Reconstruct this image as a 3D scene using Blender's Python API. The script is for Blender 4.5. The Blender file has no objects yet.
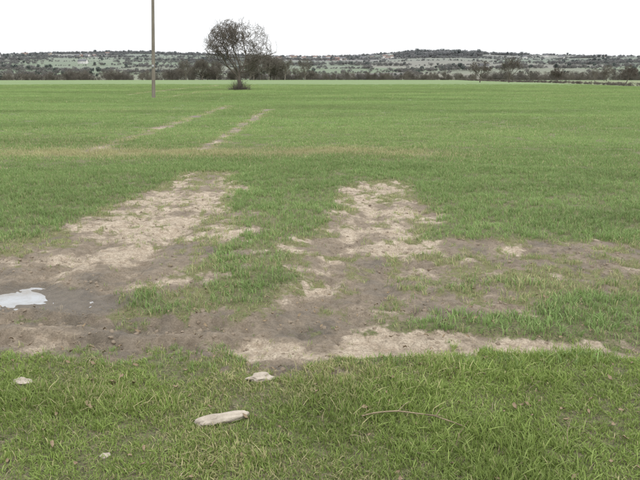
import bpy, math, random
import numpy as np
from mathutils import Vector, Matrix
random.seed(7); RNG=np.random.default_rng(11)
sc=bpy.context.scene
sc.view_settings.view_transform='Standard'; sc.view_settings.look='None'; sc.view_settings.exposure=0

# ---------------------------------------------------------------- noise
def _h(ix,iy,s):
    n=(ix.astype(np.int64)*374761393+iy.astype(np.int64)*668265263+s*1274126177)&0xFFFFFFFF
    n=((n^(n>>13))*1274126177)&0xFFFFFFFF
    n=(n^(n>>16))&0xFFFFFFFF
    return n/4294967295.0
def vn(x,y,s=0):
    ix=np.floor(x);iy=np.floor(y);fx=x-ix;fy=y-iy
    fx=fx*fx*(3-2*fx);fy=fy*fy*(3-2*fy)
    a=_h(ix,iy,s);b=_h(ix+1,iy,s);c=_h(ix,iy+1,s);d=_h(ix+1,iy+1,s)
    return (a*(1-fx)+b*fx)*(1-fy)+(c*(1-fx)+d*fx)*fy
def fbm(x,y,oct=4,s=0,g=.5):
    t=0;a=1;n=0
    for o in range(oct):
        t=t+a*vn(x*1.0+o*17.3,y*1.0-o*9.1,s+o);n+=a;a*=g
        x,y=(x*1.6-y*1.2),(x*1.2+y*1.6)
    return t/n
def sst(a,b,x):
    t=np.clip((x-a)/(b-a),0,1);return t*t*(3-2*t)

# ---------------------------------------------------------------- layout of bare earth (metres, camera over origin, +Y into the field)
SEG=[ # x0,y0,x1,y1,hw0,hw1,strength,wet
 (-1.85,11.4,-1.85,9.6,.4,.6,.58,.12),
 (-1.88,9.6,-1.95,7.4,.6,.72,.76,.0),
 (-1.95,7.4,-2.0,6.0,.72,.95,.85,.12),
 (-2.0,6.0,-2.2,4.9,1.0,1.15,.98,.42),
 (-3.2,5.4,-2.4,4.5,.8,.8,1.15,.6),
 (-3.0,4.15,-1.0,4.15,.55,.45,1.1,.75),
 (-1.0,4.15,-.3,4.25,.45,.38,.95,.62),
 (.85,10.4,.72,8.0,.42,.55,.70,-.02),
 (.72,8.0,.4,6.6,.55,.55,.72,.08),
 (.4,6.6,.1,4.9,.55,.48,.78,.33),
 (.1,4.9,-.1,4.0,.5,.5,.88,.45),
 (-.1,6.45,1.15,6.4,.3,.26,1.0,-.15),
 (1.15,6.35,4.0,6.2,.28,.4,.64,.45),
 (.4,5.6,3.6,5.55,.42,.5,.58,.45),
 (-.35,3.88,.9,3.90,.17,.17,1.25,-.4),
 (.9,3.93,1.75,3.95,.15,.13,1.1,-.15),
 (1.7,3.95,2.6,3.8,.16,.18,.66,.1),
 (-1.9,3.5,-1.4,3.45,.25,.2,.5,.4),
 (-.95,4.2,-.85,8.0,.6,.4,.52,.3),
 (.6,4.6,2.4,4.75,.4,.4,.54,.5),
 (-2.6,15.5,-2.5,34,.18,.3,.74,.45),
 (-5.0,15,-5.1,38,.2,.28,.62,.45),
 (-17,62,-19,130,.5,.6,.6,.2),(-12,50,-12.4,130,.3,.5,.4,.2),
]
GREEN=[(-1.35,4.75,-1.2,4.6,.25,.2,.6),(-.75,9.5,-.75,4.9,.35,.25,.25),(.8,4.35,2.2,4.3,.2,.25,.3),(2.0,4.6,2.9,4.3,.3,.4,.6),(-.35,5.2,-.4,4.9,.2,.2,.3)]
def segd(x,y,s):
    x0,y0,x1,y1=s[:4];dx=x1-x0;dy=y1-y0
    t=np.clip(((x-x0)*dx+(y-y0)*dy)/(dx*dx+dy*dy),0,1)
    d=np.hypot(x-(x0+t*dx),y-(y0+t*dy));hw=s[4]+(s[5]-s[4])*t
    return d/hw
PUD=(-2.62,4.92,.84,.22)
def pudq(x,y):
    return ((x-PUD[0])/PUD[2])**2+((y-PUD[1]-.05*np.sin(x*5)-.025*np.sin(x*13)+.10*(x+2.6))/PUD[3])**2
def masks(x,y):
    k=sst(3.6,4.4,y)*.6+.4
    wx=x+.5*(fbm(x*1.3,y*1.3,3,5)-.5)+.12*(vn(x*7,y*7,15)-.5); wy=y+k*(.45*(fbm(x*1.3,y*1.3,3,9)-.5)+.1*(vn(x*7,y*7,16)-.5))
    m=np.zeros_like(x);wet=np.zeros_like(x);ws=np.full_like(x,1e-6)
    for s in SEG:
        f=np.clip(1.6-segd(wx,wy,s),0,1)*s[6]
        m=np.maximum(m,f)
        wet+=f*f*s[7];ws+=f*f
    for s in GREEN:
        f=np.clip(1.4-segd(wx,wy,s),0,1)
        m=m-f*s[6]
    wet=wet/ws
    n=fbm(x*7.5,y*4.6,4,31,.7)
    n2=fbm(x*.9,y*1.1,3,44)
    near=sst(12,9,y)*sst(3.75,4.1,y)*sst(5,3,np.abs(x))
    v=m+ (n-.5)*2.3*(.35+.65*sst(0,.35,m))+(n2-.5)*.8*sst(0,.3,m)+.05*near
    soil=sst(.32,.90,v)
    wet=np.clip(wet+ (fbm(x*2.2,y*2.2,3,77)-.5)*1.4,0,1)
    ys=np.exp(-((y-14.6-.35*np.sin(x*.6)-(fbm(x*.4,y*0+3,2,8)-.5)*2.0)/ .85)**2)*sst(-8.5,-5.5,x)*sst(4.0,1.0,x)
    ys=ys*np.clip(.05+2.2*fbm(x*.9,y*1.4,3,61),0,1)
    yel=np.clip(ys+ .5*sst(.1,.5,m)*sst(3.8,5,y),0,1)
    return soil,wet,yel,m
AZR=[-40,-33,-28,-25.5,-22,-17,-10,-4,0,4,7.6,10.5,14,18,22,26,33,40]
AZH=[.9,.95,.98,1.,1.06,1.07,1.05,.98,.98,1.02,1.1,1.14,1.06,1.0,.96,.95,.95,.9]
def zfar(x,y):
    r=np.hypot(x,y);az=np.degrees(np.arctan2(x,np.maximum(y,1e-3)))
    z=np.interp(r,[0,340,420,700,1000,1500,2200,2900,3400,6000],[0,0,-4,-9,-.5,17,48,83,86,40])
    k=np.interp(az,AZR,AZH)
    z=np.where(z>0,z*(1+(k-1)*sst(800,2300,r)),z)
    z=z+(fbm(x/420,y/420,3,3)-.5)*16*sst(600,1600,r)
    return z
def height(x,y):
    r=np.hypot(x,y)
    soil,wet,yel,m=masks(x,y)
    q=pudq(x,y)
    calm=1-.93*np.exp(-(q*.45)**2)
    z=(fbm(x/9,y/9,3,21)-.5)*.10*sst(3,12,r)*sst(400,250,r)+(fbm(x/45,y/60,2,23)-.5)*.35*sst(15,60,r)*sst(400,250,r)
    lo=sst(20,10,r)
    z=z+(fbm(x*1.6,y*1.6,3,91)-.5)*.07*lo*calm
    z=z-.03*np.clip(m,0,1)*lo
    rough=fbm(x*9,y*9,4,55,.6)-.5
    z=z+rough*(.014+.055*soil*(.35+wet))*lo*calm
    rid=np.abs(fbm(x*5,y*5,3,66)-.5)*2
    z=z-(sst(.16,0,rid))*.02*soil*lo*calm
    for cx,w in ((-1.55,.13),(-2.2,.13),(.0,.13),(.55,.12)):
        k=.16*(y-4.5) if cx>-.5 else .0
        cc=cx+.1*np.sin(y*.9)+k
        lug=.012*np.sin(y*38+np.abs(x-cc)*26)
        z=z+(-.04+lug)*np.exp(-((x-cc)/w)**4)*sst(4.3,4.8,y)*sst(10.5,7,y)*np.clip(m,0,1)*calm
    for cy in (3.98,4.36):
        cc=cy+.05*np.sin(x*1.7)
        z=z+(-.035+.014*np.sin(x*42+np.abs(y-cc)*30))*np.exp(-((y-cc)/.09)**4)*sst(-.2,-.6,x)*soil
        z=z+.022*np.exp(-((y-cc-.15)/.05)**2)*sst(-.2,-.6,x)*soil
    z=z-.035*np.exp(-(q*.6)**2)
    return z+zfar(x,y)

# ---------------------------------------------------------------- helpers
def coll(name,link=True):
    c=bpy.data.collections.new(name)
    if link: sc.collection.children.link(c)
    return c
def mesh_np(name,v,faces_flat,sizes,mat=None,smooth=False,link=None):
    me=bpy.data.meshes.new(name)
    v=np.asarray(v,dtype=np.float32)
    me.vertices.add(len(v));me.vertices.foreach_set('co',v.ravel())
    faces_flat=np.asarray(faces_flat,dtype=np.int32);sizes=np.asarray(sizes,dtype=np.int32)
    me.loops.add(len(faces_flat));me.loops.foreach_set('vertex_index',faces_flat)
    me.polygons.add(len(sizes));st=np.concatenate([[0],np.cumsum(sizes)[:-1]]).astype(np.int32)
    me.polygons.foreach_set('loop_start',st)
    try: me.polygons.foreach_set('loop_total',sizes)
    except Exception: pass
    if smooth: me.polygons.foreach_set('use_smooth',np.ones(len(sizes),dtype=bool))
    me.update(calc_edges=True);me.validate()
    if mat: me.materials.append(mat)
    ob=bpy.data.objects.new(name,me)
    (link or sc.collection).objects.link(ob)
    return ob
def fattr(ob,name,arr):
    a=ob.data.attributes.new(name,'FLOAT','POINT');a.data.foreach_set('value',np.asarray(arr,dtype=np.float32))
def cattr(ob,name,arr):
    a=ob.data.attributes.new(name,'FLOAT_COLOR','POINT')
    arr=np.c_[arr,np.ones(len(arr))];a.data.foreach_set('color',np.asarray(arr,dtype=np.float32).ravel())
class N:
    def __init__(s,name):
        s.m=bpy.data.materials.new(name);s.m.use_nodes=True;s.t=s.m.node_tree;s.t.nodes.clear()
        s.out=s.t.nodes.new('ShaderNodeOutputMaterial')
    def n(s,ty,**k):
        x=s.t.nodes.new(ty)
        for a,b in k.items(): setattr(x,a,b)
        return x
    def l(s,a,b): s.t.links.new(a,b)
    def attr(s,name,typ='GEOMETRY'):
        x=s.n('ShaderNodeAttribute',attribute_name=name,attribute_type=typ);return x
    def mix(s,f,a,b,bt='MIX'):
        x=s.n('ShaderNodeMix',data_type='RGBA',blend_type=bt)
        for i,v in ((0,f),(6,a),(7,b)):
            if hasattr(v,'links'): s.l(v,x.inputs[i])
            elif i==0: x.inputs[0].default_value=v
            else: x.inputs[i].default_value=(*v,1)
        return x.outputs[2]
    def math(s,op,a,b=0,c=0,clamp=False):
        x=s.n('ShaderNodeMath',operation=op,use_clamp=clamp)
        for i,v in enumerate((a,b,c)):
            if hasattr(v,'links'): s.l(v,x.inputs[i])
            else: x.inputs[i].default_value=v
        return x.outputs[0]
    def noise(s,vec,scale,detail=4,rough=.55):
        x=s.n('ShaderNodeTexNoise');x.inputs['Scale'].default_value=scale;x.inputs['Detail'].default_value=detail;x.inputs['Roughness'].default_value=rough
        s.l(vec,x.inputs['Vector']);return x.outputs['Fac']
    def ramp(s,f,a,b):
        x=s.n('ShaderNodeMapRange');x.inputs[1].default_value=a;x.inputs[2].default_value=b
        s.l(f,x.inputs[0]);return x.outputs[0]
    def pr(s,col,rough=.8,spec=.3):
        p=s.n('ShaderNodeBsdfPrincipled')
        if hasattr(col,'links'): s.l(col,p.inputs['Base Color'])
        else: p.inputs['Base Color'].default_value=(*col,1)
        if hasattr(rough,'links'): s.l(rough,p.inputs['Roughness'])
        else: p.inputs['Roughness'].default_value=rough
        p.inputs['Specular IOR Level'].default_value=spec
        return p
    def bump(s,h,strength,dist,p):
        b=s.n('ShaderNodeBump');b.inputs['Strength'].default_value=strength;b.inputs['Distance'].default_value=dist
        s.l(h,b.inputs['Height']);s.l(b.outputs[0],p.inputs['Normal'])
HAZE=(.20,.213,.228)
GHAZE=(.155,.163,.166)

# ---------------------------------------------------------------- materials
def ground_mat():
    g=N('earth_and_grass_material')
    pos=g.n('ShaderNodeNewGeometry').outputs['Position']
    soil=g.attr('soil').outputs['Fac'];wet=g.attr('wet').outputs['Fac'];yel=g.attr('yel').outputs['Fac']
    far=g.attr('far').outputs['Fac'];haze=g.attr('haze').outputs['Fac'];fc=g.attr('fieldcol').outputs['Color'];fm=g.attr('fieldmask').outputs['Fac']
    n1=g.noise(pos,14,6,.68);n2=g.noise(pos,70,5,.75);n3=g.noise(pos,200,3,.7);n4=g.noise(pos,38,5,.8)
    n1r=g.ramp(n1,.33,.67)
    pale=g.mix(n1r,(.32,.25,.18),(.56,.475,.37))
    mid=g.mix(n1r,(.155,.12,.084),(.265,.213,.157))
    dark=g.mix(n1r,(.072,.058,.043),(.15,.122,.09))
    wf=g.math('ADD',wet,g.math('MULTIPLY',g.math('SUBTRACT',g.noise(pos,4.5,6,.68),.5),1.5),clamp=True)
    sc_=g.mix(g.ramp(wf,.02,.28),pale,mid)
    sc_=g.mix(g.ramp(wf,.4,.85),sc_,dark)
    sc_=g.mix(g.math('MULTIPLY',g.ramp(n2,.46,.62),.55),sc_,(.095,.074,.052))
    sc_=g.mix(g.math('MULTIPLY',g.ramp(n3,.52,.64),.4),sc_,(.35,.30,.22))
    th=g.mix(g.ramp(n4,.42,.58),(.035,.03,.018),(.17,.14,.09))
    th=g.mix(g.ramp(n2,.48,.58),th,(.10,.15,.035))
    th=g.mix(g.math('MULTIPLY',g.ramp(n3,.5,.6),.6),th,(.25,.23,.12))
    mp=g.n('ShaderNodeMapping');mp.inputs['Scale'].default_value=(.35,1,1);g.l(pos,mp.inputs[0]);mv=mp.outputs[0]
    gr=g.mix(g.ramp(g.noise(mv,.12,5,.6),.35,.65),(.13,.192,.072),(.172,.235,.102))
    gr=g.mix(g.ramp(g.noise(mv,1.6,5,.7),.3,.7),gr,(.115,.168,.064))
    gr=g.mix(g.math('MULTIPLY',g.ramp(g.noise(mv,.02,3,.6),.5,.7),.35),gr,(.185,.218,.115))
    base=g.mix(far,th,gr)
    base=g.mix(g.math('MULTIPLY',yel,.4),base,(.27,.235,.10))
    sf=g.math('ADD',soil,g.math('MULTIPLY',g.math('SUBTRACT',n1,.5),1.4))
    sf=g.ramp(sf,.1,.65)
    base=g.mix(sf,base,sc_)
    base=g.mix(fm,base,fc)
    base=g.mix(haze,base,GHAZE)  # distance haze painted into the ground colour, stronger farther out
    rg=g.math('SUBTRACT',.95,g.math('MULTIPLY',g.math('MULTIPLY',soil,wf),.45))
    p=g.pr(base,rg,.3)
    hh=g.math('ADD',g.math('ADD',n1,g.math('MULTIPLY',n2,.5)),g.math('MULTIPLY',n4,.5))
    g.bump(hh,.9,.03,p)
    g.l(p.outputs[0],g.out.inputs[0]);return g.m
def blade_mat(name,c0,c1,ctip,cdry):
    g=N(name)
    bv=g.attr('bv').outputs['Fac'];t=g.attr('bt').outputs['Fac']
    yl=g.attr('tint','INSTANCER').outputs['Fac'];va=g.attr('val','INSTANCER').outputs['Fac']
    c=g.mix(bv,c0,c1)
    c=g.mix(g.math('MULTIPLY',t,.35),c,ctip)
    dr=g.math('GREATER_THAN',g.math('ADD',bv,g.math('MULTIPLY',yl,1.15)),.95)
    c=g.mix(g.math('MULTIPLY',dr,.75),c,cdry)
    hs=g.n('ShaderNodeHueSaturation');g.l(c,hs.inputs['Color']);g.l(va,hs.inputs['Value'])
    c=hs.outputs[0]
    p=g.pr(c,.6,.25)
    tr=g.n('ShaderNodeBsdfTranslucent');g.l(c,tr.inputs[0])
    mx=g.n('ShaderNodeMixShader');mx.inputs[0].default_value=.3
    g.l(p.outputs[0],mx.inputs[1]);g.l(tr.outputs[0],mx.inputs[2]);g.l(mx.outputs[0],g.out.inputs[0]);return g.m
def simple_noise_mat(name,a,b,scale,rough=.85,bump=.4,dist=.01):
    g=N(name);tc=g.n('ShaderNodeTexCoord').outputs['Object']
    n=g.noise(tc,scale,6,.65);c=g.mix(g.ramp(n,.3,.7),a,b);p=g.pr(c,rough,.3);g.bump(n,bump,dist,p)
    g.l(p.outputs[0],g.out.inputs[0]);return g.m
def twig_mat(name,c0,c1):
    g=N(name)
    hz=g.attr('tint','INSTANCER').outputs['Fac'];rnd=g.attr('val','INSTANCER').outputs['Fac']
    c=g.mix(rnd,c0,c1);c=g.mix(hz,c,HAZE);p=g.pr(c,.95,.1)  # instance tint holds distance haze, painted into the twig colour
    g.l(p.outputs[0],g.out.inputs[0]);return g.m
M_ground=ground_mat()
M_crop=blade_mat('crop_blade_material',(.14,.228,.062),(.225,.32,.11),(.30,.375,.17),(.42,.37,.21))
M_turf=blade_mat('turf_blade_material',(.135,.215,.035),(.245,.32,.08),(.325,.375,.145),(.43,.37,.21))
M_dry=blade_mat('straw_material',(.22,.175,.11),(.38,.32,.22),(.44,.38,.27),(.30,.25,.17))
M_clod=simple_noise_mat('soil_clod_material',(.12,.094,.068),(.28,.225,.165),30)
M_stone=simple_noise_mat('stone_material',(.24,.205,.165),(.45,.395,.33),14,.9,.8,.02)
M_bark=simple_noise_mat('bark_material',(.075,.062,.05),(.14,.12,.10),3)
M_twig=twig_mat('distant_twig_material',(.095,.082,.068),(.165,.148,.12))
M_ever=twig_mat('evergreen_material',(.035,.05,.03),(.06,.08,.05))
M_leaf=simple_noise_mat('dead_leaf_material',(.13,.09,.055),(.28,.22,.14),25)
M_wood=simple_noise_mat('dry_twig_material',(.16,.12,.08),(.36,.29,.2),12)

# ---------------------------------------------------------------- ground sheet
r1=np.exp(np.arange(math.log(.35),math.log(30),.006));r2=np.exp(np.arange(math.log(30.2),math.log(7000),.011))
R=np.concatenate([r1,r2])
az=np.concatenate([np.arange(-180,-46,6),np.arange(-44,-36,1.0),np.arange(-36,36,.24),np.arange(36,45,1.0),np.arange(46,180,6)])
A=np.radians(az);nr=len(R);na=len(A)
RR,AA=np.meshgrid(R,A,indexing='ij')
X=(RR*np.sin(AA)).ravel();Y=(RR*np.cos(AA)).ravel()
Z=height(X,Y)
i=np.arange(nr-1)[:,None];j=np.arange(na)[None,:];jn=(j+1)%na
q=np.stack([i*na+j,i*na+jn,(i+1)*na+jn,(i+1)*na+j],-1).reshape(-1,4)[:, ::-1]
X=np.append(X,0);Y=np.append(Y,0);Z=np.append(Z,0.0);c=len(X)-1
jj=np.arange(na);tri=np.stack([jj,(jj+1)%na,np.full(na,c)],-1)
flat=np.concatenate([q.ravel(),tri.ravel()]);sizes=np.concatenate([np.full(len(q),4),np.full(na,3)])
ground=mesh_np('ground',np.c_[X,Y,Z],flat,sizes,M_ground,True)
soil,wet,yel,m=masks(X,Y);r=np.hypot(X,Y)
qq=pudq(X,Y)
fattr(ground,'soil',np.maximum(soil*sst(260,150,r),sst(3,1.5,qq)));fattr(ground,'wet',np.maximum(wet,1.0*sst(4.5,1.6,qq)));fattr(ground,'yel',yel)
fattr(ground,'far',sst(10,60,r)*.95)
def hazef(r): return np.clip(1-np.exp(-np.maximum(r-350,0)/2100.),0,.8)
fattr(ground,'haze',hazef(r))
seeds=[]
for gx in np.arange(-3000,3001,300):
    for gy in np.arange(300,3800,230):
        seeds.append((gx+RNG.uniform(-110,110),gy+RNG.uniform(-85,85)))
seeds=np.array(seeds)
pal=np.array([(.10,.145,.055),(.12,.16,.07),(.08,.115,.05),(.11,.14,.07),(.145,.135,.09),(.13,.14,.08),(.115,.10,.08),(.09,.13,.055),(.18,.17,.12)])
scol=pal[RNG.integers(0,len(pal),len(seeds))]
def cells(x,y):
    n=len(x);idx=np.zeros(n,int);d1=np.zeros(n);d2=np.zeros(n);second=np.zeros(n,int)
    for s in range(0,n,20000):
        D=np.hypot(x[s:s+20000,None]-seeds[None,:,0],y[s:s+20000,None]-seeds[None,:,1])
        p=np.argpartition(D,1,axis=1)[:,:2];dd=np.take_along_axis(D,p,1)
        o=np.argsort(dd,axis=1);p=np.take_along_axis(p,o,1);dd=np.take_along_axis(dd,o,1)
        idx[s:s+20000]=p[:,0];second[s:s+20000]=p[:,1];d1[s:s+20000]=dd[:,0];d2[s:s+20000]=dd[:,1]
    return idx,second,d1,d2
fcol=np.tile(np.array([.11,.17,.06]),(len(X),1))
def beyond(x,y):
    edge=np.interp(y,[0,90,110,350,400],[60,50,51,66,70])
    return np.maximum(sst(0,1.2,x-edge),sst(345,350,np.hypot(x,y)))
fm=beyond(X,Y)
far=(r>300)
ci,_,_,_=cells(X[far],Y[far]);fcol[far]=scol[ci]
nf=(~far);fcol[nf]=np.array([.15,.17,.09])
cattr(ground,'fieldcol',fcol*(.85+.3*fbm(X/60,Y/60,3,2))[:,None]);fattr(ground,'fieldmask',fm)

# ---------------------------------------------------------------- puddle
nseg=96
sx_=PUD[0]+RNG.uniform(-.8,.8,3000);sy_=PUD[1]+RNG.uniform(-.25,.25,3000);kq=pudq(sx_,sy_)<.75
zc=float(np.percentile(height(sx_[kq],sy_[kq]),80))
pv=[(PUD[0],PUD[1],zc)]
for k in range(nseg):
    a=2*math.pi*k/nseg;xx=PUD[0]+1.1*PUD[2]*math.cos(a);pv.append((xx,PUD[1]+1.35*PUD[3]*math.sin(a)+.05*math.sin(xx*5)+.025*math.sin(xx*13)-.10*(xx+2.6),zc))
g=N('puddle_water_material');p=g.pr((.14,.12,.092),.03,1.0);p.inputs['IOR'].default_value=1.33
tc=g.n('ShaderNodeNewGeometry').outputs['Position']
gl=g.n('ShaderNodeBsdfGlossy');gl.inputs['Roughness'].default_value=.01;gl.inputs['Color'].default_value=(.66,.71,.77,1)
fz=g.ramp(g.noise(tc,3.0,6,.7),.36,.58)
mf=g.math('ADD',g.math('MULTIPLY',fz,.42),.05)
mx=g.n('ShaderNodeMixShader');g.l(mf,mx.inputs[0])
g.l(p.outputs[0],mx.inputs[1]);g.l(gl.outputs[0],mx.inputs[2]);g.l(mx.outputs[0],g.out.inputs[0])
mesh_np('puddle',pv,[v for k in range(nseg) for v in (0,1+k,1+(k+1)%nseg)],[3]*nseg,g.m)

# ---------------------------------------------------------------- grass prototypes
def tuft(name,n,rad,h0,h1,w,lean,mat,cl,seed,flat=False):
    rg=np.random.default_rng(seed);V=[];F=[];S=[];bv=[];bt=[]
    for b in range(n):
        a=rg.uniform(0,6.283);rr=rad*math.sqrt(rg.uniform());bx,by=rr*math.cos(a),rr*math.sin(a)
        H=rg.uniform(h0,h1);d=rg.uniform(0,6.283);ln=abs(rg.normal(0,lean))*H+.1*H
        ww=w*rg.uniform(.6,1.25);fa=rg.uniform(0,3.14)
        cx,cy=math.cos(fa)*ww/2,math.sin(fa)*ww/2;v=rg.uniform();s=len(V)
        for k,(t,wk) in enumerate(((0,.8),(.4,1),(.75,.75),(1,0))):
            ox=bx+math.cos(d)*ln*t*t;oy=by+math.sin(d)*ln*t*t
            z=(H*(t-.28*t*t*min(2,ln/H))) if not flat else (.006+.35*H*math.sin(t*2.6)*.25)
            if flat: ox=bx+math.cos(d)*H*t;oy=by+math.sin(d)*H*t
            if wk>0:
                V+= [(ox-cx*wk,oy-cy*wk,z-(.01 if k==0 else 0)),(ox+cx*wk,oy+cy*wk,z-(.01 if k==0 else 0))];bv+=[v,v];bt+=[t,t]
            else: V.append((ox,oy,z));bv.append(v);bt.append(t)
        F+=[s,s+1,s+3,s+2, s+2,s+3,s+5,s+4, s+4,s+5,s+6];S+=[4,4,3]
    ob=mesh_np(name,V,F,S,mat,True,cl);fattr(ob,'bv',bv);fattr(ob,'bt',bt);return ob
def instancer(name,P,rz,scl,tint,val,idx,cl,tilt=None):
    me=bpy.data.meshes.new(name);me.vertices.add(len(P));me.vertices.foreach_set('co',np.asarray(P,np.float32).ravel())
    ob=bpy.data.objects.new(name,me);sc.collection.objects.link(ob)
    fattr(ob,'rz',rz);fattr(ob,'scl',scl);fattr(ob,'tint',tint);fattr(ob,'val',val)
    fattr(ob,'tilt',tilt if tilt is not None else np.zeros(len(P)))
    a=me.attributes.new('pick','INT','POINT');a.data.foreach_set('value',np.asarray(idx,np.int32))
    ng=bpy.data.node_groups.new(name+'_scatter','GeometryNodeTree')
    ng.interface.new_socket('Geometry',in_out='INPUT',socket_type='NodeSocketGeometry')
    ng.interface.new_socket('Geometry',in_out='OUTPUT',socket_type='NodeSocketGeometry')
    gi=ng.nodes.new('NodeGroupInput');go=ng.nodes.new('NodeGroupOutput')
    ci=ng.nodes.new('GeometryNodeCollectionInfo');ci.inputs['Collection'].default_value=cl
    ci.inputs['Separate Children'].default_value=True;ci.inputs['Reset Children'].default_value=True
    ip=ng.nodes.new('GeometryNodeInstanceOnPoints');ip.inputs['Pick Instance'].default_value=True
    def at(n,t='FLOAT'):
        x=ng.nodes.new('GeometryNodeInputNamedAttribute');x.data_type=t;x.inputs['Name'].default_value=n
        return next(o for o in x.outputs if o.enabled and o.name=='Attribute')
    cx=ng.nodes.new('ShaderNodeCombineXYZ');ng.links.new(at('rz'),cx.inputs[2]);ng.links.new(at('tilt'),cx.inputs[0])
    ng.links.new(gi.outputs[0],ip.inputs['Points']);ng.links.new(ci.outputs[0],ip.inputs['Instance'])
    ng.links.new(at('pick','INT'),ip.inputs['Instance Index']);ng.links.new(cx.outputs[0],ip.inputs['Rotation'])
    ng.links.new(at('scl'),ip.inputs['Scale']);ng.links.new(ip.outputs[0],go.inputs[0])
    md=ob.modifiers.new('scatter','NODES');md.node_group=ng
    return ob
C_crop=coll('crop_tufts',False)
for k in range(6): tuft('crop_tuft_%d'%k,7,.035,.03,.075,.005,.6,M_crop,C_crop,100+k)
C_turf=coll('turf_tufts',False)
for k in range(5): tuft('turf_tuft_%d'%k,10,.04,.015,.04,.004,.8,M_turf,C_turf,200+k)
for k in range(5,7): tuft('turf_tuft_%d'%k,9,.03,.035,.072,.0042,.65,M_turf,C_turf,200+k)
C_patch=coll('crop_patches',False)
for k in range(6): tuft('crop_patch_%d'%k,46,.2,.03,.075,.009,.5,M_crop,C_patch,300+k)
C_straw=coll('straw_bits',False)
for k in range(5): tuft('straw_bit_%d'%k,4,.05,.02,.09,.003,.3,M_dry,C_straw,400+k,flat=True)

def wedge(n,r0,r1,half=34):
    rr=np.sqrt(RNG.uniform(r0*r0,r1*r1,n));a=np.radians(RNG.uniform(-half,half,n))
    return rr*np.sin(a),rr*np.cos(a)
def area(r0,r1,half=34): return math.radians(half)*(r1*r1-r0*r0)
def pts(x,y): return np.c_[x,y,height(x,y)]
n=int(area(3.3,13)*660);x,y=wedge(n,3.3,13)
s_,w_,ye,m_=masks(x,y)
clump=fbm(x*3.2,y*3.2,3,140);c2=fbm(x*9,y*7,2,141)
pr=np.clip(1-s_*1.05,0,1)+.30*sst(.42,.62,c2)*(s_>.3)*(1-.6*w_)*sst(1.1,.7,m_)
pr*=sst(3.5,3.95,y+.25*(fbm(x*2,y*2,2,4)-.5))*np.clip(.2+1.4*clump,0,1)
pr*=1-.4*sst(.1,.5,m_)
k=RNG.uniform(size=n)<pr;x,y,s_,ye,m_,clump=x[k],y[k],s_[k],ye[k],m_[k],clump[k]
k=pudq(x,y)>1.7;x,y,s_,ye,m_,clump=x[k],y[k],s_[k],ye[k],m_[k],clump[k]
n=len(x)
instancer('crop_grass',pts(x,y),RNG.uniform(0,6.28,n),RNG.uniform(.6,1.15,n)*(1-.4*sst(.15,.9,m_))*(.7+.6*clump),
  np.clip(ye*.6+.15*RNG.uniform(size=n)+.13*(m_>.3),0,.75),RNG.uniform(.75,1.15,n)*(.8+.4*fbm(x*.6,y*.9,3,71)),RNG.integers(0,6,n),C_crop)
X_=[];Y_=[];S_=[]
for r0,r1_,den,s in ((12,22,36,1.0),(22,45,18,1.25),(45,90,7,1.8),(90,150,3,2.3)):
    n=int(area(r0,r1_)*den);x,y=wedge(n,r0,r1_);X_.append(x);Y_.append(y);S_.append(RNG.uniform(.75,1.1,n)*s)
x=np.concatenate(X_);y=np.concatenate(Y_);s=np.concatenate(S_)
so,w_,ye,m_=masks(x,y)
k=(RNG.uniform(size=len(x))<np.clip(1.0-so-.45*sst(.2,.6,m_),.0,1)*np.clip(1.2-.4*ye,0,1))&(beyond(x,y)<.5);x,y,s,ye=x[k],y[k],s[k],ye[k];n=len(x)
instancer('field_crop',pts(x,y),RNG.uniform(0,6.28,n),s*(.6+.7*fbm(x*.5,y*.7,3,73))*np.interp(np.hypot(x,y),[0,90,150],[1,1,.5]),np.clip(ye*.75+.12*RNG.uniform(size=n)+.4*(fbm(x*.1,y*.25,3,74)-.5),0,1),
  RNG.uniform(.85,1.1,n)*(.68+.64*fbm(x*.12,y*.35,4,72)),RNG.integers(0,6,n),C_patch)
n=int(area(1.6,4.3,42)*3500);x,y=wedge(n,1.6,4.3,42)
s_,w_,ye,m_=masks(x,y);cl=fbm(x*2.6,y*2.6,3,150);c3=fbm(x*13,y*13,2,151)
pr=np.clip(1-s_*1.02,.04,1)*sst(4.15,3.6,y+.3*(fbm(x*2,y*2,2,4)-.5))*np.clip(.05+1.7*cl,.35,1)*np.clip(.1+1.9*c3,.3,1)
k=RNG.uniform(size=n)<pr;x,y,cl=x[k],y[k],cl[k];n=len(x)
big=RNG.uniform(size=n)<np.clip((cl-.46)*1.2,.03,.35)
yy=np.clip(.05+1.3*(fbm(x*1.1,y*1.1,3,161)-.47)+.18*RNG.uniform(size=n),0,.6)
instancer('verge_grass',pts(x,y),RNG.uniform(0,6.28,n),RNG.uniform(.55,1.15,n)*(.65+.6*cl),yy,RNG.uniform(.7,1.15,n)*(.75+.5*fbm(x*1.3,y*1.3,2,162)),
  np.where(big,RNG.integers(5,7,n),RNG.integers(0,5,n)),C_turf)
n=int(area(1.8,12)*220);x,y=wedge(n,1.8,12);s_,w_,ye,m_=masks(x,y)
k=(RNG.uniform(size=n)<np.clip(.15+.3*(y<3.8)+.7*sst(.1,.7,m_)*(fbm(x*2,y*2,2,99)),0,1))&(pudq(x,y)>1.5);x,y=x[k],y[k];n=len(x)
P=pts(x,y);P[:,2]+=.004
instancer('straw_litter',P,RNG.uniform(0,6.28,n),RNG.uniform(.4,1.1,n),RNG.uniform(0,.3,n),RNG.uniform(.5,1.1,n),RNG.integers(0,5,n),C_straw)

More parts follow.
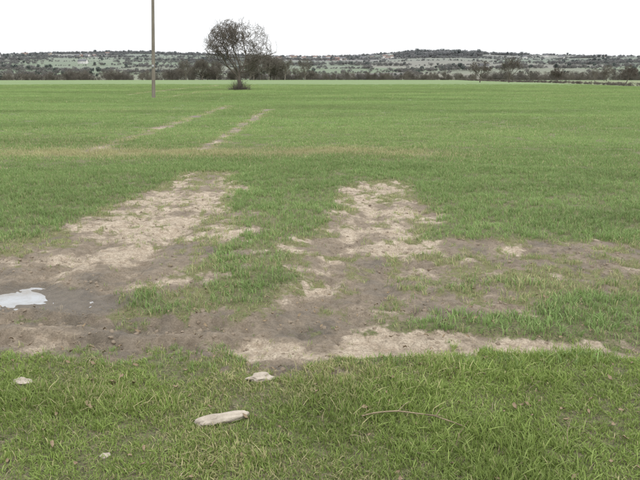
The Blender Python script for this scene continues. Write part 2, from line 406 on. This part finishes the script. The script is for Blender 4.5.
# ---------------------------------------------------------------- clods and stones
def rock(name,mat,cl,seed,sub=2,dim=(1,1,.7)):
    import bmesh
    bm=bmesh.new();bmesh.ops.create_icosphere(bm,subdivisions=sub,radius=.5)
    from mathutils import noise
    for v in bm.verts:
        o=Vector((seed*3.1,seed*1.7,seed))
        d=noise.noise(v.co*2.2+o)*.45+noise.noise(v.co*5+o)*.2+noise.noise(v.co*11+o)*.07
        v.co=v.co*(1+d);v.co=Vector((v.co.x*dim[0],v.co.y*dim[1],v.co.z*dim[2]))
    me=bpy.data.meshes.new(name);bm.to_mesh(me);bm.free();me.materials.append(mat)
    for f in me.polygons: f.use_smooth=sub>2
    ob=bpy.data.objects.new(name,me);(cl or sc.collection).objects.link(ob);return ob
C_clod=coll('clods',False)
for k in range(5): rock('clod_%d'%k,M_clod,C_clod,k+1)
n=45000;x,y=wedge(n,3,12);s_,w_,ye,m_=masks(x,y)
k=(RNG.uniform(size=n)<s_*(.12+.55*w_)*np.clip(fbm(x*3,y*3,2,88)*2-.5,0,1));x,y=x[k],y[k]
k=pudq(x,y)>1.6;x,y=x[k],y[k];n=len(x)
instancer('soil_clods',pts(x,y),RNG.uniform(0,6.28,n),.009+.032*RNG.uniform(size=n)**3,RNG.uniform(size=n),RNG.uniform(size=n),RNG.integers(0,5,n),C_clod,RNG.uniform(0,1,n))
def put(ob,x,y,dz,rz,tilt=0):
    z=float(height(np.array([x]),np.array([y]))[0]);ob.location=(x,y,z+dz);ob.rotation_euler=(0,tilt,rz);return ob
s=put(rock('stone',M_stone,None,21,4,(.26,.065,.055)),-.47,2.95,.018,.42)
s=put(rock('stone',M_stone,None,33,4,(.145,.06,.05)),-.325,3.40,.016,.3)
s=put(rock('stone',M_stone,None,45,4,(.12,.065,.035)),-1.60,3.34,.005,-.2)
s=put(rock('stone',M_stone,None,52,3,(.045,.03,.022)),-.93,2.62,.004,.3)
C_leaf=coll('leaf_bits',False)
for k in range(4):
    rg=np.random.default_rng(k);V=[];nn=5
    L=.045;W=.026
    for a in range(nn):
        t=a/(nn-1);w=W*math.sin(math.pi*min(.97,max(.05,t)))*.5;z=.01+.012*math.sin(t*3+k)
        V+=[(L*(t-.5),-w,z+.008),(L*(t-.5),0,z),(L*(t-.5),w,z+.01*rg.uniform(.3,1.6))]
    F=[];S=[]
    for a in range(nn-1):
        for b in range(2):
            F+=[a*3+b,a*3+b+1,a*3+b+4,a*3+b+3];S.append(4)
    mesh_np('leaf_%d'%k,V,F,S,M_leaf,True,C_leaf)
n=420;x,y=wedge(n,2.2,5.2);k=pudq(x,y)>1.6;x,y=x[k],y[k];n=len(x);P=pts(x,y);P[:,2]+=RNG.uniform(.005,.025,n)
instancer('fallen_leaves',P,RNG.uniform(0,6.28,n),RNG.uniform(.25,.8,n),RNG.uniform(size=n),RNG.uniform(size=n),RNG.integers(0,4,n),C_leaf,RNG.uniform(-.5,.5,n))

# ---------------------------------------------------------------- branching things
def tubes(name,chains,mat,cl=None,sides=4):
    V=[];F=[]
    for ch in chains:
        sd=(3 if sides==4 and ch[0][1]<.03 else sides) if ch[0][1]<.05 else max(8,sides)
        base=len(V);n=len(ch)
        for k,(p,r) in enumerate(ch):
            d=(ch[min(k+1,n-1)][0]-ch[max(k-1,0)][0]);d.normalize()
            u=d.cross(Vector((.13,.94,.31)));
            if u.length<1e-3: u=Vector((1,0,0))
            u.normalize();w=d.cross(u)
            for a in range(sd):
                an=6.2832*a/sd;V.append(p+(u*math.cos(an)+w*math.sin(an))*r)
        for k in range(n-1):
            for a in range(sd):
                b=(a+1)%sd;F+=[base+k*sd+a,base+k*sd+b,base+(k+1)*sd+b,base+(k+1)*sd+a]
    return mesh_np(name,[tuple(v) for v in V],F,[4]*(len(F)//4),mat,True,cl)
def tree(name,H,W,seed,levels,kids,rmin,mat,cl=None,trunkfrac=.28,r0=None,multi=1,lead=.35,tt=.55,spread=(.5,1.1),taper=.6):
    rg=random.Random(seed);ch=[];r0=r0 or H*.035
    cz=H*(trunkfrac+ (1-trunkfrac)*.48);ax=W/2;azz=H*(1-trunkfrac)*.54
    def inside(p): return (p.x/ax)**2+(p.y/ax)**2+((p.z-cz)/azz)**2
    def grow(p,d,L,r,lv):
        nseg=6 if lv<2 else 4 if lv<4 else 3
        pts_=[(p.copy(),r)];cur=p.copy();dd=d.copy()
        for k in range(nseg):
            wob=.13+.06*lv
            dd=(dd+Vector((rg.gauss(0,wob),rg.gauss(0,wob),rg.gauss(0,wob*.7)+.05))).normalized()
            if lv>0 and inside(cur)>1: dd=(dd+Vector((-cur.x/ax,-cur.y/ax,(cz-cur.z)/azz))*.5).normalized()
            cur=cur+dd*(L/nseg);rr=max(rmin,r*(1-taper*(k+1)/nseg));pts_.append((cur.copy(),rr))
        ch.append(pts_)
        if lv>=levels: return
        for c in range(kids[lv]):
            t=(.3 if lv else tt)+(.7 if lv else 1-tt)*(c+rg.random()*.8)/kids[lv];f=min(t,.999)*nseg;i0=int(f)
            a,b=pts_[i0],pts_[i0+1];pp=a[0].lerp(b[0],f-i0);rr=a[1]+(b[1]-a[1])*(f-i0)
            ax_=(b[0]-a[0]).normalized();side=ax_.orthogonal().normalized()
            side=Matrix.Rotation(rg.uniform(-.5,.5)+c*2.4+seed,3,ax_)@side
            sp=rg.uniform(.45,1.0) if lv else rg.uniform(*spread)
            nd=(ax_*math.cos(sp)+side*math.sin(sp)+Vector((0,0,.12))).normalized()
            if inside(pp)>1.05 and lv>1: continue
            LL=L*rg.uniform(.5,.78)*(1.05-.3*t) if lv else H*rg.uniform(.42,.6)
            grow(pp,nd,LL,max(rmin,rr*rg.uniform(.5,.7)),lv+1)
    for mt in range(multi):
        grow(Vector((rg.uniform(-.2,.2)*(multi>1),rg.uniform(-.2,.2)*(multi>1),-.1)),Vector((rg.uniform(-.1,.1)*multi,rg.uniform(-.1,.1)*multi,1)).normalized(),H*(trunkfrac+lead),r0,0)
    return tubes(name,ch,mat,cl)
def zg(x,y): return float(height(np.array([float(x)]),np.array([float(y)]))[0])
t=tree('bare_tree',7.9,7.6,8,5,[9,7,5,4,3],.014,M_bark,trunkfrac=.17,r0=.26,lead=.21,tt=.42,spread=(.35,1.15))
t.location=(-9.4,81,zg(-9.4,81))
for (x,y,H,W,sd) in ((41.5,180,5.4,6.2,3),(49,180,6.6,7.0,9),(57,166,3.6,4.5,14),(75,170,4.5,5,12)):
    t=tree('bare_tree',H,W,sd,4,[7,6,5,4],.026,M_bark,trunkfrac=.2,r0=H*.03,lead=.2,tt=.5);t.location=(x,y,zg(x,y))
def scrub(name,L,W,H,n,seed,mat,rm=.02):
    rg=random.Random(seed);ch=[]
    for k in range(n):
        x=max(-L/2,min(L/2,rg.gauss(0,L/4)));y=rg.uniform(-W/2,W/2);p=Vector((x,y,-.05));d=Vector((rg.gauss(0,.4),rg.gauss(0,.4),1)).normalized()
        h=H*rg.uniform(.3,1)*(1-.6*abs(2*x/L));pp=[(p.copy(),rm)]
        for q in range(4):
            d=(d+Vector((rg.gauss(0,.3),rg.gauss(0,.3),rg.gauss(0,.2)))).normalized();p=p+d*h/4;pp.append((p.copy(),rm*(1-.2*q)))
        ch.append(pp)
    return tubes(name,ch,mat)
s=scrub('bramble_scrub',2.4,1.4,1.9,380,3,M_bark,.013);s.location=(-9.4,81,zg(-9.4,81))
C_dt=coll('distant_tree_forms',False)
for k in range(5): tree('bare_form_%d'%k,10,[9,8,10,7,9][k],40+k,4,[8,6,5,4],.028,M_twig,C_dt,trunkfrac=.12,r0=.28,lead=.3,tt=.4)
C_bush=coll('distant_bush_forms',False)
def blobtree(name,seed,mat,n,W,H,fs):
    rg=np.random.default_rng(seed);V=[];F=[]
    lob=[(rg.uniform(-.3,.3)*W,rg.uniform(-.3,.3)*W,rg.uniform(.3,.75)*H,rg.uniform(.2,.34)) for _ in range(7)]
    for k in range(n):
        l=lob[rg.integers(0,7)];d=rg.normal(size=3);d/=np.linalg.norm(d);d*=rg.uniform(.4,1)**.5
        c=np.array([l[0],l[1],l[2]])+d*np.array([l[3]*W,l[3]*W,l[3]*H*.8]);c[2]=max(c[2],.1)
        for q in range(3): V.append(tuple(c+rg.normal(0,fs,3)))
        F+=[3*k,3*k+1,3*k+2]
    return mesh_np(name,V,F,[3]*n,mat,False,C_bush)
for k in range(4): blobtree('bush_form_%d'%k,k,M_twig,280,9,8,.4)
for k in range(4,6): blobtree('bush_form_%d'%k,k,M_ever,430,8,10,.5)
DT=[]
def row(x0,y0,x1,y1,n,s0,s1,wob=4):
    for k in range(n):
        t=random.random();DT.append((x0+(x1-x0)*t+random.gauss(0,wob*.3),y0+(y1-y0)*t+random.gauss(0,wob),random.uniform(s0,s1)))
row(-34,335,-12,335,13,.9,1.4,9)
row(-64,345,-50,345,6,.8,1.2,6)
row(-170,372,-60,356,60,.35,.75,5)
row(-60,352,-10,352,36,.4,.7,5)
row(-10,350,45,356,32,.25,.55,4)
row(45,372,140,380,50,.3,.7,6)
row(-190,520,0,560,50,.9,1.4,8)
row(0,620,240,560,80,.8,1.4,8)
row(130,420,260,400,40,.6,1.1,8)
row(100,250,190,215,26,.25,.6,3)
D=np.array(DT);n=len(D);P=pts(D[:,0],D[:,1]);P[:,2]-=.2
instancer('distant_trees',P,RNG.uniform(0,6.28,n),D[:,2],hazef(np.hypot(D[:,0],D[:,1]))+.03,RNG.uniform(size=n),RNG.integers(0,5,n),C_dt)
hx=[];hy=[]
for k in range(420):
    y=random.uniform(98,350);hx.append(float(np.interp(y,[90,110,350],[50,51,66]))+random.gauss(0,.5)+2);hy.append(y)
x=RNG.uniform(-2600,2600,520000);y=RNG.uniform(430,3500,520000);r=np.hypot(x,y)
k=(np.abs(np.degrees(np.arctan2(x,y)))<38)&(r<3300);x,y=x[k],y[k]
a,b,d1,d2=cells(x,y);hid=((a*31+b*31+a*b)%9);gap=fbm(x/70,y/70,2,201)
k=((d2-d1)<7)&(hid!=0)&(gap>.33);x,y=x[k],y[k];sz=RNG.uniform(.25,.7,len(x))*np.where(RNG.uniform(size=len(x))<.16,1.9,1)
kx=[x];ky=[y];ks=[sz]
def wood(cx,cy,rx,ry,n,s0=.9,s1=1.5):
    a=RNG.uniform(0,6.283,n);q=np.sqrt(RNG.uniform(size=n));kx.append(cx+rx*q*np.cos(a));ky.append(cy+ry*q*np.sin(a));ks.append(RNG.uniform(s0,s1,n))
wood(450,2650,170,90,520,1.4,2.8);wood(330,2500,60,40,60,1,1.8);wood(700,2750,120,50,160,1,1.7)
wood(-800,2900,330,60,420,1.0,1.9);wood(-1200,2800,200,60,160,.8,1.4);wood(-380,2850,160,50,130,.9,1.6)
wood(130,2900,260,40,170,.8,1.5);wood(1100,2900,260,50,200,.8,1.4);wood(300,1300,180,22,140,.8,1.2);wood(-420,1250,200,25,150,.8,1.2)
wood(700,1750,160,40,150);wood(-900,1800,220,35,170);wood(-250,1900,130,40,110);wood(60,1700,160,25,110)
for _ in range(80): wood(RNG.uniform(-1800,1800),RNG.uniform(1300,2900),RNG.uniform(20,120),RNG.uniform(10,35),int(RNG.uniform(15,70)),.6,1.3)
x=np.concatenate(kx);y=np.concatenate(ky);s=np.concatenate(ks);n=len(x)
P=pts(x,y);P[:,2]-=.5
pick=np.where(RNG.uniform(size=n)<.1,RNG.integers(4,6,n),RNG.integers(0,4,n))
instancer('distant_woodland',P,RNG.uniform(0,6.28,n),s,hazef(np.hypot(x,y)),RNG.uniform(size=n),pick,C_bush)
n=len(hx);P=pts(np.array(hx),np.array(hy));P[:,2]-=.1
instancer('hedgerow',P,RNG.uniform(0,6.28,n),RNG.uniform(.04,.12,n),np.zeros(n)+.05,RNG.uniform(size=n),RNG.integers(0,4,n),C_bush)

# ---------------------------------------------------------------- village houses on the far slope
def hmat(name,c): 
    h=.22;c=tuple(a*(1-h)+b*h for a,b in zip(c,HAZE));return simple_noise_mat(name,c,tuple(v*.9 for v in c),1.2,.9,.05)  # fixed share of distance haze mixed into each house colour
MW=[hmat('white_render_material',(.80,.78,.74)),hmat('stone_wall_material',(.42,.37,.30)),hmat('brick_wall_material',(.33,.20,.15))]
MR=[hmat('slate_roof_material',(.12,.12,.13)),hmat('tile_roof_material',(.19,.12,.095))];MG=hmat('window_glass_material',(.04,.05,.06));MC=hmat('chimney_material',(.30,.2,.15))
def box(name,x0,x1,y0,y1,z0,z1,mat,par):
    v=[(a,b,c) for c in(z0,z1) for b in(y0,y1) for a in(x0,x1)]
    f=[0,2,3,1,4,5,7,6,0,1,5,4,2,6,7,3,0,4,6,2,1,3,7,5]
    o=mesh_np(name,v,f,[4]*6,mat);o.parent=par;return o
def house(x,y,L,Dp,Hh,wm,rm,rz):
    e=bpy.data.objects.new('house',None);sc.collection.objects.link(e)
    h=Dp/2;v=[(-L/2,-h,-2),(L/2,-h,-2),(L/2,h,-2),(-L/2,h,-2),(-L/2,-h,Hh),(L/2,-h,Hh),(L/2,h,Hh),(-L/2,h,Hh),(-L/2,0,Hh+h*.8),(L/2,0,Hh+h*.8)]
    o=mesh_np('walls',v,[0,1,5,4,2,3,7,6,1,2,6,9,5,3,0,4,8,7],[4,4,5,5],MW[wm]);o.parent=e
    k=.35;zt=Hh+h*.8+.2;ze=Hh-.2
    v=[(-L/2-k,-h-k,ze),(L/2+k,-h-k,ze),(L/2+k,0,zt),(-L/2-k,0,zt),(L/2+k,h+k,ze),(-L/2-k,h+k,ze)]
    v+=[(a,b,c+.22) for a,b,c in v]
    o=mesh_np('roof',v,[0,3,2,1, 3,5,4,2, 6,7,8,9, 9,8,10,11, 0,1,7,6, 4,5,11,10, 1,2,8,7, 2,4,10,8, 5,3,9,11, 3,0,6,9],[4]*10,MR[rm]);o.parent=e
    box('chimney',L/2-1.6,L/2-.6,-.5,.5,Hh+1,zt+1.1,MC,e)
    nw=max(2,int(L//3))
    for a in range(nw):
        wx=-L/2+(a+.5)*L/nw
        for zz in (1.0,3.6):
            if zz+1.2<Hh: box('window',wx-.55,wx+.55,-h-.05,-h+.1,zz,zz+1.2,MG,e)
    box('door',-.5+L/nw/2,.5+L/nw/2,-h-.06,-h+.1,0,2.1,MR[0],e)
    e.location=(x,y,zg(x,y));e.rotation_euler=(0,0,rz)
rh=random.Random(5)
for k in range(38):
    x=rh.choice([rh.uniform(-180,330),rh.uniform(-180,330),rh.uniform(-1150,-600),rh.uniform(600,1100)]);y=rh.uniform(2250,2700)
    house(x,y,rh.uniform(12,24),rh.uniform(8,10),rh.uniform(5.5,7.5),rh.choice([0,0,0,0,1,2]),rh.choice([0,0,1]),rh.uniform(-.5,.5))
house(350,1500,24,12,5,0,0,.1);house(-560,1650,22,10,5.5,0,0,-.2)

# ---------------------------------------------------------------- telegraph pole
g=N('weathered_pole_material');tc=g.n('ShaderNodeTexCoord').outputs['Object']
mp=g.n('ShaderNodeMapping');mp.inputs['Scale'].default_value=(14,14,.6);g.l(tc,mp.inputs[0])
nn=g.noise(mp.outputs[0],2,6,.7);cc=g.mix(g.ramp(nn,.3,.7),(.10,.085,.07),(.27,.24,.20));p=g.pr(cc,.9,.2);g.bump(nn,.5,.01,p);g.l(p.outputs[0],g.out.inputs[0]);M_pole=g.m
M_metal=simple_noise_mat('galvanised_metal_material',(.25,.26,.27),(.38,.39,.4),20,.5)
M_por=simple_noise_mat('porcelain_material',(.5,.48,.45),(.6,.58,.55),5,.2)
e=bpy.data.objects.new('telegraph_pole',None);sc.collection.objects.link(e);px,py=-12.3,51.0;e.location=(px,py,zg(px,py));e.rotation_euler=(0,.05,0)
ch=[[(Vector((0,0,-.6+z)),.135-.004*z) for z in np.linspace(0,9.8,14)]]
o=tubes('shaft',ch,M_pole,None,16);o.parent=e
o=box('crossarm',-.9,.9,-.2,-.09,8.55,8.67,M_pole,e)
for k,xx in enumerate((-.8,-.45,.45,.8)):
    o=tubes('insulator_%d'%k,[[(Vector((xx,-.14,8.67)),.052),(Vector((xx,-.14,8.72)),.06),(Vector((xx,-.14,8.75)),.052),(Vector((xx,-.14,8.8)),.058),(Vector((xx,-.14,8.85)),.051),(Vector((xx,-.14,8.87)),.01)]],M_por);o.parent=e
o=tubes('cap',[[(Vector((0,0,9.18)),.12),(Vector((0,0,9.24)),.11),(Vector((0,0,9.3)),.052)]],M_metal);o.parent=e
box('warning_plate',-.07,.07,-.15,-.142,2.2,2.4,M_metal,e)

ch=[];pp=[]
for k in range(9):
    t_=k/8;x=.2+.46*t_;y=2.92+.03*math.sin(t_*5)-.10*max(0,t_-.75)*2;pp.append((Vector((x,y,zg(x,y)+.035+.015*math.sin(t_*3))),.004*(1-.5*t_)+.001))
ch.append(pp)
for (a,dx,dy) in ((3,.07,.07),(5,.09,-.05),(6,.05,.06)):
    b=pp[a][0];ch.append([(b,.003),(b+Vector((dx*.5,dy*.6,.012)),.0022),(b+Vector((dx,dy,.015)),.0012)])
tubes('fallen_twig',ch,M_wood)
chs=[]
rg=random.Random(9)
for (x,y) in ((1.02,3.2),(1.06,3.22),(1.35,3.5),(-1.2,3.3),(.6,2.7),(-.2,2.6),(1.1,2.7)):
    z=zg(x,y);d=Vector((rg.uniform(-.5,.5),rg.uniform(-.4,.4),1)).normalized();L=rg.uniform(.08,.18)
    chs.append([(Vector((x,y,z)),.002),(Vector((x,y,z))+d*L*.5,.0017),(Vector((x,y,z))+d*L+Vector((.02,0,-.01)),.001)])
tubes('dead_stems',chs,M_wood)

# ---------------------------------------------------------------- sky, sun, camera
w=bpy.data.worlds.new('World');sc.world=w;w.use_nodes=True;nt=w.node_tree;nt.nodes.clear()
out=nt.nodes.new('ShaderNodeOutputWorld');bg=nt.nodes.new('ShaderNodeBackground');nt.links.new(bg.outputs[0],out.inputs[0])
sky=nt.nodes.new('ShaderNodeTexSky');sky.sky_type='NISHITA';sky.sun_disc=False;sky.sun_elevation=math.radians(42);sky.sun_rotation=math.radians(150)
hs=nt.nodes.new('ShaderNodeHueSaturation');hs.inputs['Saturation'].default_value=.25;nt.links.new(sky.outputs[0],hs.inputs['Color'])
tc=nt.nodes.new('ShaderNodeTexCoord');sx=nt.nodes.new('ShaderNodeSeparateXYZ');nt.links.new(tc.outputs['Generated'],sx.inputs[0])
mr=nt.nodes.new('ShaderNodeMapRange');mr.inputs[1].default_value=0;mr.inputs[2].default_value=1;mr.inputs[3].default_value=7.0;mr.inputs[4].default_value=18.5
nt.links.new(sx.outputs[2],mr.inputs[0])
cl=nt.nodes.new('ShaderNodeVectorMath');cl.operation='SCALE';cl.inputs[0].default_value=(.985,1.0,1.02);nt.links.new(mr.outputs[0],cl.inputs['Scale'])
mx=nt.nodes.new('ShaderNodeMix');mx.data_type='RGBA';mx.inputs[0].default_value=.88
nt.links.new(hs.outputs[0],mx.inputs[6]);nt.links.new(cl.outputs[0],mx.inputs[7]);nt.links.new(mx.outputs[2],bg.inputs[0]);bg.inputs[1].default_value=.148
L=bpy.data.lights.new('sun','SUN');L.energy=1.25;L.angle=math.radians(30);L.color=(1,.97,.92)
lo=bpy.data.objects.new('sun',L);sc.collection.objects.link(lo)
el,rot=math.radians(42),math.radians(150)
dv=Vector((math.sin(rot)*math.cos(el),math.cos(rot)*math.cos(el),math.sin(el)));lo.rotation_euler=dv.to_track_quat('Z','Y').to_euler()
cam=bpy.data.cameras.new('camera');cam.lens=38;cam.sensor_width=36;cam.clip_end=20000;cam.clip_start=.05
co=bpy.data.objects.new('camera',cam);sc.collection.objects.link(co);co.location=(0,0,1.6);co.rotation_euler=(math.radians(90-13.6),0,0)
sc.camera=co
